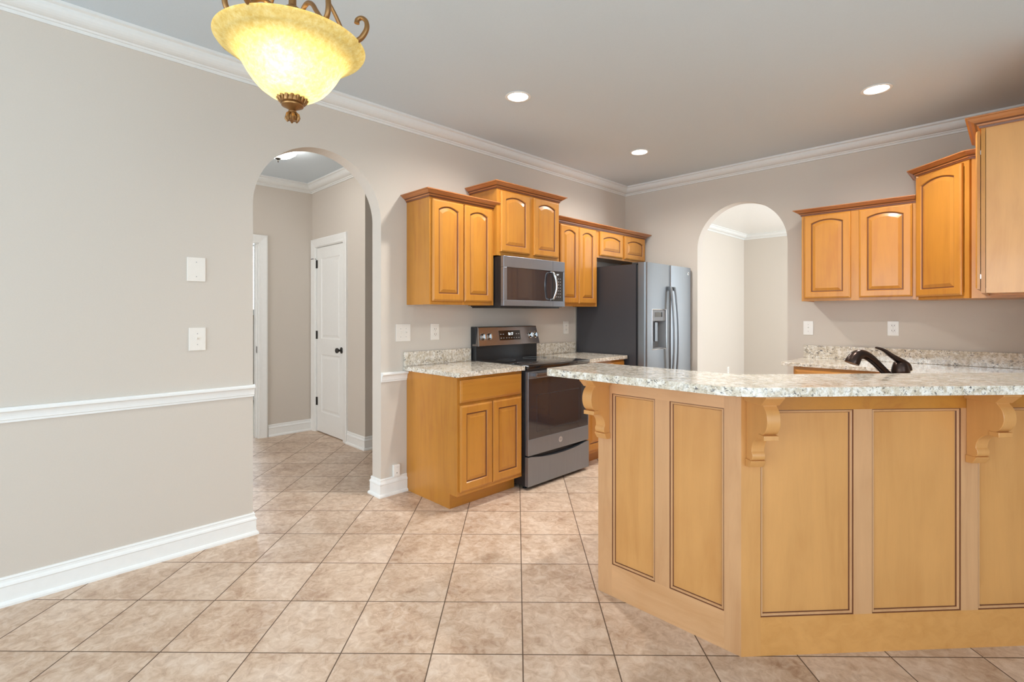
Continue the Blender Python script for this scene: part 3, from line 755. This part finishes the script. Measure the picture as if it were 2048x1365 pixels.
# local frame: x = right in the photo, y = away, z up
MB().lathe([(0.0001, 0), (0.034, 0), (0.034, 0.006), (0.027, 0.012), (0.026, 0.06), (0.028, 0.085), (0.0001, 0.086)], 28).build('base', 'bronze', parent=fx, smooth=True)
hd = MB(); hd.lathe([(0.0001, 0), (0.034, 0.0), (0.037, 0.006), (0.037, 0.030), (0.033, 0.050), (0.028, 0.066), (0.018, 0.076), (0.0001, 0.080)], 28)
hd.build('valve_dome', 'bronze', parent=fx, loc=(0.0, 0, 0.088), smooth=True)
MB().tube(*smooth_path([(0.034, 0, 0.120), (0.020, -0.004, 0.145), (-0.012, -0.006, 0.165), (-0.048, -0.006, 0.188), (-0.080, -0.004, 0.212), (-0.104, -0.002, 0.222), (-0.118, 0, 0.226)],
          [0.020, 0.022, 0.020, 0.015, 0.011, 0.009, 0.006]), 16, sx=1.0, sy=0.62).build('handle', 'bronze', parent=fx, smooth=True)
MB().tube(*smooth_path([(-0.012, 0.0, 0.040), (-0.050, 0.0, 0.085), (-0.085, 0, 0.120), (-0.120, 0, 0.155), (-0.155, 0, 0.183), (-0.185, 0, 0.193), (-0.210, 0, 0.185), (-0.226, 0, 0.163), (-0.232, 0, 0.150)],
          [0.019, 0.018, 0.0175, 0.018, 0.020, 0.023, 0.027, 0.031, 0.031]), 20).build('spout', 'bronze', parent=fx, smooth=True)

# ------------------------------------------------------------------ range (local x along +Y wall, front -y ; rz=+90 puts front to +X)
rg = thing('range', 'slate electric range with black glass top and dark oven window', 'stove', (0.66, -2.338, 0), A90)
Wd = 0.750
b = MB(); b.box(0, Wd, 0.035, 0.64, 0.030, 0.900); b.box(0.004, Wd-0.004, 0.004, 0.035, 0.885, 0.900)
b.build('body', 'black', parent=rg)
for fxx, fy in ((0.04, 0.07), (Wd-0.04, 0.07), (0.04, 0.60), (Wd-0.04, 0.60)): MB().lathe([(0.016, 0), (0.018, 0.004), (0.010, 0.010), (0.010, 0.031)], 14, cap=True).build('foot', 'black', parent=rg, loc=(fxx, fy, 0), smooth=True)
# oven door frame around window
dd = MB(); x0, x1, zb, zt = 0.006, Wd-0.006, 0.256, 0.882
gx0, gx1, g0, g1 = 0.010, Wd-0.010, 0.376, 0.828
dd.box(x0, x1, 0.0, 0.033, zb, g0).box(x0, x1, 0.0, 0.033, g1, zt).box(x0, gx0, 0, 0.033, g0, g1).box(gx1, x1, 0, 0.033, g0, g1)
od = bev(dd.build('oven_door', 'slate', parent=rg), 0.002)
gl = MB(); gl.box(gx0, gx1, 0.002, 0.030, g0+0.0004, g1-0.0004)
gl.build('window', 'door_glass', parent=od, label='dark oven door glass')
iw = MB()
for a, b_, c, d_ in ((0.10, 0.62, 0.425, 0.428), (0.10, 0.62, 0.700, 0.703), (0.10, 0.103, 0.425, 0.703), (0.617, 0.62, 0.425, 0.703)): iw.box(a, b_, 0.0012, 0.002, c, d_)
iw.build('window_line', 'fridge_side', parent=od)
hb = MB(); hb.box(0.045, Wd-0.045, -0.052, -0.034, 0.842, 0.872, bev=0.006); hb.box(0.055, 0.08, -0.036, 0.0, 0.846, 0.868); hb.box(Wd-0.08, Wd-0.055, -0.036, 0.0, 0.846, 0.868)
hb.build('handle', 'brown_steel', parent=od, smooth=True)
em = MB(); em.lathe([(0.0001, 0), (0.0215, 0), (0.0225, 0.001), (0.0225, 0.0025), (0.0195, 0.003), (0.0185, 0.002), (0.0001, 0.002)], 32)
e_ = em.build('emblem', 'emblem', parent=od, loc=(Wd/2, 0.0, 0.322), mat_=Matrix.Rotation(PI/2, 4, 'X'), smooth=True)
text_mesh('monogram', 'GE', 0.020, 'slate', e_, (0, -0.0022, 0), (PI/2, 0, 0))
# drawer with a dipped top edge
n = 24; pts = [(0.002, 0.028), (Wd-0.002, 0.028)]
for i in range(n+1):
    u = 1-i/n; pts.append((0.002+u*(Wd-0.004), 0.246-0.030*max(0.0, 1-abs(2*u-1)**2.2*1.25)))
MB().prism(pts, 0.0, 0.032, 'y').build('drawer', 'slate', parent=rg)
# cooktop
ct = MB(); ct.box(-0.001+0.002, Wd-0.001, -0.010, 0.60, 0.9005, 0.930, bev=0.005); o = ct.build('cooktop', 'black_glass', parent=rg, smooth=True)
for cx, cy, r in ((0.20, 0.16, 0.105), (0.55, 0.16, 0.085), (0.20, 0.44, 0.080), (0.55, 0.44, 0.105)):
    ring = MB(); ring.lathe([(r-0.002, 0), (r, 0), (r, 0.0003), (r-0.002, 0.0003), (r-0.002, 0)], 48, (cx, cy, 0.9302))
    ring.build('burner_ring', 'grey_plastic', parent=o)
# backguard
bg = MB(); bg.prism([(0.658, 0.902), (0.658, 1.205), (0.600, 1.205), (0.590, 1.045), (0.590, 0.902)], 0.004, Wd-0.004, 'x')
bgo = bev(bg.build('backguard', 'black', parent=rg), 0.004)
cp = MB()
fr_ = lambda x, z, y: (x, y, z)
za, zb2 = 1.044, 1.204; ya, yb = 0.553, 0.585
vs = [(0.002, ya, za), (Wd-0.002, ya, za), (Wd-0.020, yb, zb2), (0.020, yb, zb2), (0.002, 0.640, za), (Wd-0.002, 0.640, za), (Wd-0.020, 0.640, zb2), (0.020, 0.640, zb2)]
cp.add(vs, [(0, 1, 2, 3), (4, 7, 6, 5), (0, 4, 5, 1), (3, 2, 6, 7), (0, 3, 7, 4), (1, 5, 6, 2)])
cpo = bev(cp.build('control_panel', 'brown_steel', parent=rg), 0.006, 3)
tilt = math.atan2(yb-ya, zb2-za)
def on_panel(mb, x, z, lift=0.0005):
    y = ya+(z-za)*math.tan(tilt)
    return Matrix.Translation((x, y-lift, z)) @ Matrix.Rotation(-tilt, 4, 'X')
dsp = MB(); dsp.box(-0.128, 0.128, -0.002, 0.0, -0.042, 0.042, bev=0.0008)
do = dsp.build('display', 'black_glass', parent=cpo, mat_=on_panel(dsp, 0.375, 1.128))
text_mesh('clock', '8:17', 0.034, 'digits', do, (0.385, ya+(1.139-za)*math.tan(tilt)-0.0032, 1.139), (PI/2-tilt, 0, 0), 0.0002)
for xx, w_, z_ in [(x_, 0.006, -0.023) for x_ in (-0.11, -0.08, -0.045, -0.015, 0.015, 0.045, 0.075, 0.105)] + [(x_, 0.007, 0.010) for x_ in (-0.11, -0.08, 0.08, 0.108)]:
    bt = MB(); bt.box(xx-w_, xx+w_, -0.0027, -0.0021, z_-0.0025, z_+0.0025)
    bt.build('key', 'ink', parent=do, mat_=on_panel(bt, 0.375, 1.128))
for i, xx in enumerate((0.062, 0.132, 0.632, 0.698)):
    kn = MB(); R = Matrix.Rotation(PI/2, 4, 'X')
    kn.lathe([(0.0001, 0), (0.027, 0), (0.027, 0.004), (0.022, 0.006), (0.020, 0.020), (0.0185, 0.022), (0.0001, 0.022)], 26)
    ko = kn.build('knob', 'chrome', parent=cpo, mat_=on_panel(kn, xx, 1.122) @ R, smooth=True)
    kg = MB(); kg.box(-0.005, 0.005, -0.034, -0.020, -0.021, 0.021, bev=0.002); kg.build('grip', 'chrome', parent=ko, mat_=on_panel(kg, xx, 1.122))
    km = MB()
    for j in range(7):
        a = math.radians(-210+j*40); km.box(0.033*math.cos(a)-0.0015, 0.033*math.cos(a)+0.0015, -0.0006, 0, 0.033*math.sin(a)*-1-0.0015, 0.033*math.sin(a)*-1+0.0015)
    km.build('marking', 'ink', parent=cpo, mat_=on_panel(km, xx, 1.122))

# ------------------------------------------------------------------ microwave
mw = thing('microwave', 'slate over-the-range microwave with curved chrome handle', 'microwave', (0.40, -2.336, 0), A90)
MB().box(0.002, 0.746, 0.034, 0.396, 1.372, 1.766).build('body', 'black', parent=mw)
fm = MB(); a0, a1, b0, b1 = 0.038, 0.728, 1.423, 1.680
fm.box(0, 0.748, 0, 0.033, 1.376, b0).box(0, 0.748, 0, 0.033, b1, 1.768).box(0, a0, 0, 0.033, b0, b1).box(a1, 0.748, 0, 0.033, b0, b1)
fo = bev(fm.build('front_frame', 'slate', parent=mw), 0.003)
MB().box(a0, 0.586, 0.004, 0.030, b0+.0004, b1-.0004).build('window', 'door_glass', parent=fo, label='dark microwave window')
cpn = MB().box(0.588, a1, 0.004, 0.030, b0+.0004, b1-.0004).build('control_panel', 'black_glass', parent=fo)
MB().box(0.586, 0.588, -0.0004, 0.03, 1.377, 1.767).build('door_seam', 'slot', parent=fo)
text_mesh('clock', '8:17', 0.016, 'digits', cpn, (0.655, 0.0032, 1.652), (PI/2, 0, 0), 0.0002)
for r in range(7):
    for c in range(3): MB().box(0.632+c*0.026, 0.642+c*0.026, 0.0028, 0.0038, 1.615-r*0.026, 1.619-r*0.026).build('key', 'ink', parent=cpn)
pts = [(0.553, 0.0, 1.668), (0.556, -0.030, 1.664)] + [(0.556+0.010*math.sin(PI*i/10), -0.038-0.022*math.sin(PI*i/10), 1.655-0.205*i/10) for i in range(11)] + [(0.556, -0.030, 1.441), (0.553, 0.0, 1.437)]
MB().tube(pts, 0.0095, 12).build('handle', 'chrome', parent=mw, smooth=True, label='curved chrome door handle')
MB().box(0.01, 0.73, 0.05, 0.39, 1.362, 1.372).build('vent_grille', 'black', parent=mw)

# ------------------------------------------------------------------ refrigerator
fr = thing('refrigerator', 'stainless side-by-side refrigerator with charcoal side and ice dispenser', 'refrigerator', (0.815, -0.930, 0), A90)
FWD = 0.905
MB().box(0, FWD, 0.105, 0.790, 0.02, 1.778).build('body', 'fridge_side', parent=fr)
MB().box(0.02, FWD-0.02, 0.085, 0.105, 0.06, 1.77).build('gasket', 'slot', parent=fr)
for x_ in (0.02, FWD-0.10): MB().box(x_, x_+0.08, 0.06, 0.16, 1.779, 1.795, bev=0.003).build('hinge_cover', 'slot', parent=fr)
MB().box(0.01, FWD-0.01, 0.06, 0.10, 0.0, 0.058).build('kick_grille', 'black', parent=fr)
def fridge_door(x0, x1, recess=None, round_left=True):
    # footprint with a softly bowed front and rounded edges
    n = 14; pts = []
    for i in range(n+1):
        u = i/n; x = x0+(x1-x0)*u; e = min(u, 1-u)*(x1-x0)
        edge = 0.022*(1-min(1, e/0.022))**2
        bow = 0.0
        pts.append((x, edge+bow))
    return pts
def bowed(x0, x1, z0, z1, hole=None):
    m = MB(); R = 0.024
    prof = [(x0, 0.082), (x0, R)] + [(x0+R-R*math.cos(a), R-R*math.sin(a)) for a in [PI/2*i/6 for i in range(1, 7)]]
    prof2 = [(x1-R+R*math.sin(a), R-R*math.cos(a)) for a in [PI/2*i/6 for i in range(0, 7)]] + [(x1, 0.082)]
    if not hole:
        m.prism(prof+prof2, z0, z1, 'z'); return m
    hx0, hx1, hz0, hz1 = hole
    m.prism(prof+prof2, z0, hz0, 'z'); m.prism(prof+prof2, hz1, z1, 'z')
    m.prism(prof+[(hx0, 0.0), (hx0, 0.082)], hz0, hz1, 'z'); m.prism([(hx1, 0.082), (hx1, 0.0)]+prof2, hz0, hz1, 'z')
    return m
H = (0.112, 0.370, 0.985, 1.352)
d1 = bowed(0.001, 0.448, 0.06, 1.79, H).build('door', 'steel', parent=fr, smooth=True)
d2 = bowed(0.456, FWD-0.001, 0.06, 1.79).build('door', 'steel', parent=fr, smooth=True)
rim = MB()
for (a, b_, c, d_) in ((H[0]-0.006, H[1]+0.006, H[2]-0.008, H[2]), (H[0]-0.006, H[1]+0.006, H[3], H[3]+0.008), (H[0]-0.006, H[0], H[2], H[3]), (H[1], H[1]+0.006, H[2], H[3])): rim.box(a, b_, -0.004, 0.004, c, d_)
ds = bev(rim.build('dispenser', 'chrome', parent=d1), 0.002)
cav = MB(); cav.add([(H[0], 0.003, H[2]), (H[1], 0.003, H[2]), (H[1], 0.003, 1.245), (H[0], 0.003, 1.245), (H[0]+.02, 0.075, H[2]+.01), (H[1]-.02, 0.075, H[2]+.01), (H[1]-.02, 0.075, 1.245), (H[0]+.02, 0.075, 1.245)],
                    [(0, 1, 5, 4), (1, 2, 6, 5), (3, 0, 4, 7), (4, 5, 6, 7)])
cav.build('cavity', 'grey_plastic', parent=ds)
MB().box(H[0]+.001, H[1]-.001, 0.003, 0.074, 1.246, H[3]-.001, bev=0.002).build('control_panel', 'grey_plastic', parent=ds)
MB().box(0.165, 0.300, 0.0015, 0.0028, 1.285, 1.330).build('screen', 'black_glass', parent=ds)
MB().box(0.215, 0.265, 0.030, 0.045, 1.05, 1.235, bev=0.004).build('paddle', 'steel', parent=ds)
MB().box(H[0]+.004, H[1]-.004, 0.006, 0.07, H[2]+.002, H[2]+.010).build('drip_tray', 'grey_plastic', parent=ds)
for x, sg, d in ((0.414, -1, d1), (0.492, 1, d2)):
    pts = []
    for i in range(17):
        u = i/16; z = 1.572-u*0.99; pts.append((x+sg*0.004*math.sin(PI*u), -0.028-0.036*math.sin(PI*u)**0.8, z))
    hm = MB(); hm.tube(pts, 0.0125, 14, sx=0.8, sy=1.25)
    hm.box(x-0.014, x+0.014, -0.034, 0.002, 1.540, 1.578, bev=0.004).box(x-0.014, x+0.014, -0.034, 0.002, 0.580, 0.620, bev=0.004)
    hm.build('handle', 'steel', parent=d, smooth=True, label='long bowed steel handle')
em = MB(); em.lathe([(0.0001, 0), (0.017, 0), (0.018, 0.001), (0.018, 0.0025), (0.0155, 0.003), (0.0148, 0.002), (0.0001, 0.002)], 32)
e_ = em.build('emblem', 'chrome', parent=d2, loc=(0.835, 0.0, 1.728), mat_=Matrix.Rotation(PI/2, 4, 'X'), smooth=True)
text_mesh('monogram', 'GE', 0.016, 'slot', e_, (0, -0.0022, 0), (PI/2, 0, 0))

# ------------------------------------------------------------------ wall plates (local frame front -y)
def plate(kind, label, pos, rz, w=0.078, h=0.128, gangs=1, mat='plate', cat=None):
    names = {'switch': 'light_switch', 'outlet': 'power_outlet', 'blank': 'blank_wall_plate', 'coax': 'wall_switch'}
    cats = {'switch': 'switch', 'outlet': 'outlet', 'blank': 'wall plate'}
    t = thing(names[kind], label, cats[kind], pos, rz)
    bev(MB().box(-w/2, w/2, -0.0065, -0.0005, -h/2, h/2).build('plate', mat, parent=t), 0.0025, 3)
    if kind == 'switch':
        for g in range(gangs):
            cx = (g-(gangs-1)/2)*0.046
            MB().box(cx-0.006, cx+0.006, -0.0072, -0.006, -0.013, 0.013).build('slot', 'slot' if False else mat, parent=t)
            tg = MB(); tg.prism([(-0.006, -0.004), (-0.018, 0.006), (-0.019, 0.010), (-0.006, 0.009)], cx-0.0045, cx+0.0045, 'x'); tg.build('toggle', mat, parent=t)
            sc = MB()
            for z in (-0.030, 0.030): sc.box(cx-0.002, cx+0.002, -0.0070, -0.0064, z-0.002, z+0.002)
            sc.build('screw', 'grey_plastic', parent=t)
    elif kind == 'outlet':
        for z in (-0.020, 0.020):
            r = bev(MB().box(-0.017, 0.017, -0.0085, -0.006, z-0.0145, z+0.0145).build('receptacle', mat, parent=t), 0.004, 3)
            s_ = MB(); s_.box(-0.009, -0.006, -0.0088, -0.0080, z-0.002, z+0.008).box(0.006, 0.009, -0.0088, -0.0080, z-0.002, z+0.008).box(-0.002, 0.002, -0.0088, -0.0080, z-0.010, z-0.006)
            s_.build('slot', 'slot', parent=r)
        MB().box(-0.0015, 0.0015, -0.0070, -0.0064, -0.0015, 0.0015).build('screw', 'grey_plastic', parent=t)
    else:
        sc = MB()
        for z in (-0.040, 0.040): sc.box(-0.002, 0.002, -0.0070, -0.0064, z-0.002, z+0.002)
        sc.build('screw', 'grey_plastic', parent=t)
    return t
plate('blank', 'blank ivory cover plate on the left wall above the switch', (0, -4.317, 1.5585), A90, 0.090, 0.133)
plate('switch', 'single toggle switch on the left wall under the blank plate', (0, -4.312, 1.172), A90, 0.082, 0.128)
plate('switch', 'double toggle switch between the left arch and the cabinets', (0, -2.986, 1.173), A90, 0.126, 0.130, 2)
plate('outlet', 'outlet above the left counter beside the double switch', (0, -2.698, 1.173), A90, 0.080, 0.128)
plate('outlet', 'outlet between the range and the refrigerator', (0, -1.084, 1.176), A90, 0.080, 0.128)
plate('switch', 'single toggle switch on the back wall right of the kitchen arch', (1.894, 0, 1.188), 0, 0.078, 0.122, 1, 'plate_w')
plate('outlet', 'outlet on the back wall behind the faucet', (2.503, 0, 1.196), 0, 0.074, 0.118, 1, 'plate_w')
plate('outlet', 'low outlet on the wall of the room beyond the kitchen arch', (-0.34, 3.777, 0.34), A90, 0.078, 0.12, 1, 'plate_w')
t = thing('alarm_sensor', 'small white box leaning on the baseboard beside the base cabinet', 'sensor', (0.0, -3.052, 0.1285), A90)
bev(MB().box(-0.026, 0.026, -0.024, -0.0005, 0.001, 0.086).build('housing', 'plate_w', parent=t), 0.003, 3)
MB().box(-0.003, 0.003, -0.0246, -0.0238, 0.022, 0.028).build('indicator', 'slot', parent=t)
MB().box(-0.004, 0.016, -0.0244, -0.0238, 0.066, 0.068).build('marking', 'ink', parent=t)

# ------------------------------------------------------------------ lights: recessed cans
def can(label, x, y):
    t = thing('recessed_light', label, 'ceiling light', (x, y, CEIL), 0, 'recessed ceiling lights')
    MB().lathe([(0.066, -0.001), (0.084, -0.001), (0.086, -0.004), (0.082, -0.0065), (0.068, -0.0055), (0.066, -0.001)], 40).build('trim_ring', 'trim', parent=t, smooth=True)
    MB().lathe([(0.0001, -0.003), (0.066, -0.003), (0.066, -0.001), (0.0001, -0.001)], 36).build('lens', 'can_lens', parent=t)
    d = bpy.data.lights.new('downlight', 'SPOT'); d.energy = 106; d.spot_size = math.radians(160); d.spot_blend = 0.9; d.color = (1.0, 0.965, 0.91); d.shadow_soft_size = 0.055
    o = bpy.data.objects.new('downlight', d); COL.objects.link(o); o.parent = t; o.location = (0, 0, -0.012)
    return t
can('recessed ceiling light nearest the microwave wall, largest and leftmost', 0.861, -2.646)
can('recessed ceiling light in front of the refrigerator, smallest in the photo', 0.824, -1.056)
can('recessed ceiling light at right above the sink area', 2.569, -1.084)
can('recessed ceiling light over the peninsula, just above the frame', 2.569, -2.66)

# hall ceiling fixture
t = thing('flush_mount_light', 'white glass bowl light on the hall ceiling seen in the arch', 'ceiling light', (-1.27, -3.42, CEIL))
MB().lathe([(0.0001, 0), (0.062, 0), (0.060, -0.015), (0.03, -0.022), (0.010, -0.025), (0.010, -0.10), (0.0001, -0.10)], 28).build('canopy', 'hinge', parent=t, smooth=True)
MB().lathe([(0.150, -0.045), (0.152, -0.050), (0.140, -0.066), (0.105, -0.090), (0.055, -0.106), (0.012, -0.111), (0.012, -0.108), (0.054, -0.102), (0.102, -0.086), (0.136, -0.063), (0.146, -0.046)], 40).build('glass_bowl', 'hall_glass', parent=t, smooth=True)
MB().lathe([(0.0001, -0.102), (0.024, -0.108), (0.026, -0.116), (0.012, -0.122), (0.006, -0.132), (0.008, -0.138), (0.0001, -0.152)], 20).build('finial', 'hinge', parent=t, smooth=True)

# ------------------------------------------------------------------ chandelier
cx = CAM + FW*1.62 + RT*(-0.707)
ch = thing('chandelier', 'amber glass bowl chandelier with bronze scrolls hanging at the upper left', 'chandelier', (cx.x, cx.y, 2.174), YAW)
prof = [(0.002, -0.176), (0.042, -0.172), (0.072, -0.160), (0.098, -0.141), (0.119, -0.117), (0.136, -0.092), (0.149, -0.068), (0.162, -0.048), (0.180, -0.033), (0.196, -0.023), (0.205, -0.019), (0.210, -0.013), (0.220, -0.008), (0.2255, 0.0)]
inner = [(r-0.004 if r > 0.01 else r, z+0.003) for r, z in prof][::-1]
MB().lathe(prof+[(0.2235, 0.002)], 72).build('glass_bowl', 'lamp_glass', parent=ch, smooth=True, label='mottled amber glass bowl, lit from inside')
MB().lathe([(0.0001, -0.156), (0.042, -0.159), (0.044, -0.166), (0.040, -0.172), (0.037, -0.184), (0.031, -0.187), (0.034, -0.190), (0.033, -0.194), (0.017, -0.202), (0.009, -0.207), (0.013, -0.211), (0.011, -0.215), (0.008, -0.218), (0.016, -0.226), (0.017, -0.236), (0.012, -0.240), (0.0001, -0.237)], 24).build('finial', 'lamp_bronze', parent=ch, smooth=True)
for i in range(16):
    lv = MB(); a = 2*PI*i/16; u = Vector((math.cos(a), math.sin(a), 0))
    lv.tube([u*0.0445+Vector((0, 0, -0.163)), u*0.043+Vector((0, 0, -0.172)), u*0.0375+Vector((0, 0, -0.184))], [0.0035, 0.0055, 0.002], 8); lv.build('leaf', 'lamp_bronze', parent=ch, smooth=True)
for i in range(6):
    lv = MB(); a = 2*PI*i/6; u = Vector((math.cos(a), math.sin(a), 0))
    lv.tube([u*0.009+Vector((0, 0, -0.214)), u*0.017+Vector((0, 0, -0.223)), u*0.019+Vector((0, 0, -0.233)), u*0.015+Vector((0, 0, -0.242))], [0.003, 0.006, 0.0065, 0.003], 8); lv.build('leaf', 'lamp_bronze', parent=ch, smooth=True)
MB().lathe([(0.0001, -0.155), (0.008, -0.155), (0.008, 0.02), (0.020, 0.035), (0.044, 0.050), (0.048, 0.062), (0.034, 0.070), (0.026, 0.090), (0.032, 0.100), (0.030, 0.115), (0.012, 0.130), (0.010, 0.30), (0.018, 0.31), (0.012, 0.33), (0.008, 0.34), (0.008, 0.575), (0.05, 0.58), (0.062, 0.590), (0.0001, 0.5905)], 24).build('stem', 'lamp_bronze', parent=ch, smooth=True)
def hook(az, r0, s=1.0):
    u = Vector((math.cos(az), math.sin(az), 0)); z = Vector((0, 0, 1))
    P = [(r0-0.12, -0.010), (r0-0.05, -0.006), (r0-0.006, 0.004), (r0+0.012, 0.018), (r0+0.024, 0.040), (r0+0.022, 0.062), (r0+0.008, 0.074), (r0-0.006, 0.070), (r0-0.009, 0.058)]
    return MB().tube(*smooth_path([u*r+z*zz*s for r, zz in P], [0.006, 0.007, 0.008, 0.0085, 0.008, 0.007, 0.0065, 0.0075, 0.0085]), 12)
for az, r0 in ((-7, 0.226), (173, 0.226), (83, 0.226), (263, 0.226)):
    hook(math.radians(az), r0).build('scroll_arm', 'lamp_bronze', parent=ch, smooth=True, label='bronze scroll arm hooked over the glass rim')
for az in (-38, 142, 52, 232):
    u = Vector((math.cos(math.radians(az)), math.sin(math.radians(az)), 0)); z = Vector((0, 0, 1))
    P = [(0.072, 0.078), (0.062, 0.070), (0.058, 0.082), (0.068, 0.098), (0.092, 0.104), (0.118, 0.090), (0.140, 0.062), (0.168, 0.030), (0.192, 0.020), (0.205, 0.045), (0.200, 0.085), (0.170, 0.150), (0.120, 0.215), (0.060, 0.275), (0.014, 0.310)]
    MB().tube(*smooth_path([u*r+z*zz for r, zz in P], [0.009, 0.008, 0.007, 0.007, 0.007, 0.007, 0.007, 0.007, 0.008, 0.008, 0.008, 0.007, 0.006, 0.006, 0.006]), 12).build('support_arm', 'lamp_bronze', parent=ch, smooth=True)
for az in (40, 160, 280):
    u = Vector((math.cos(math.radians(az)), math.sin(math.radians(az)), 0))
    d = bpy.data.lights.new('chandelier_bulb', 'POINT'); d.energy = 0.85; d.color = (1.0, 0.90, 0.72); d.shadow_soft_size = 0.03
    o = bpy.data.objects.new('chandelier_bulb', d); COL.objects.link(o); o.parent = ch; o.location = u*0.075+Vector((0, 0, -0.075))
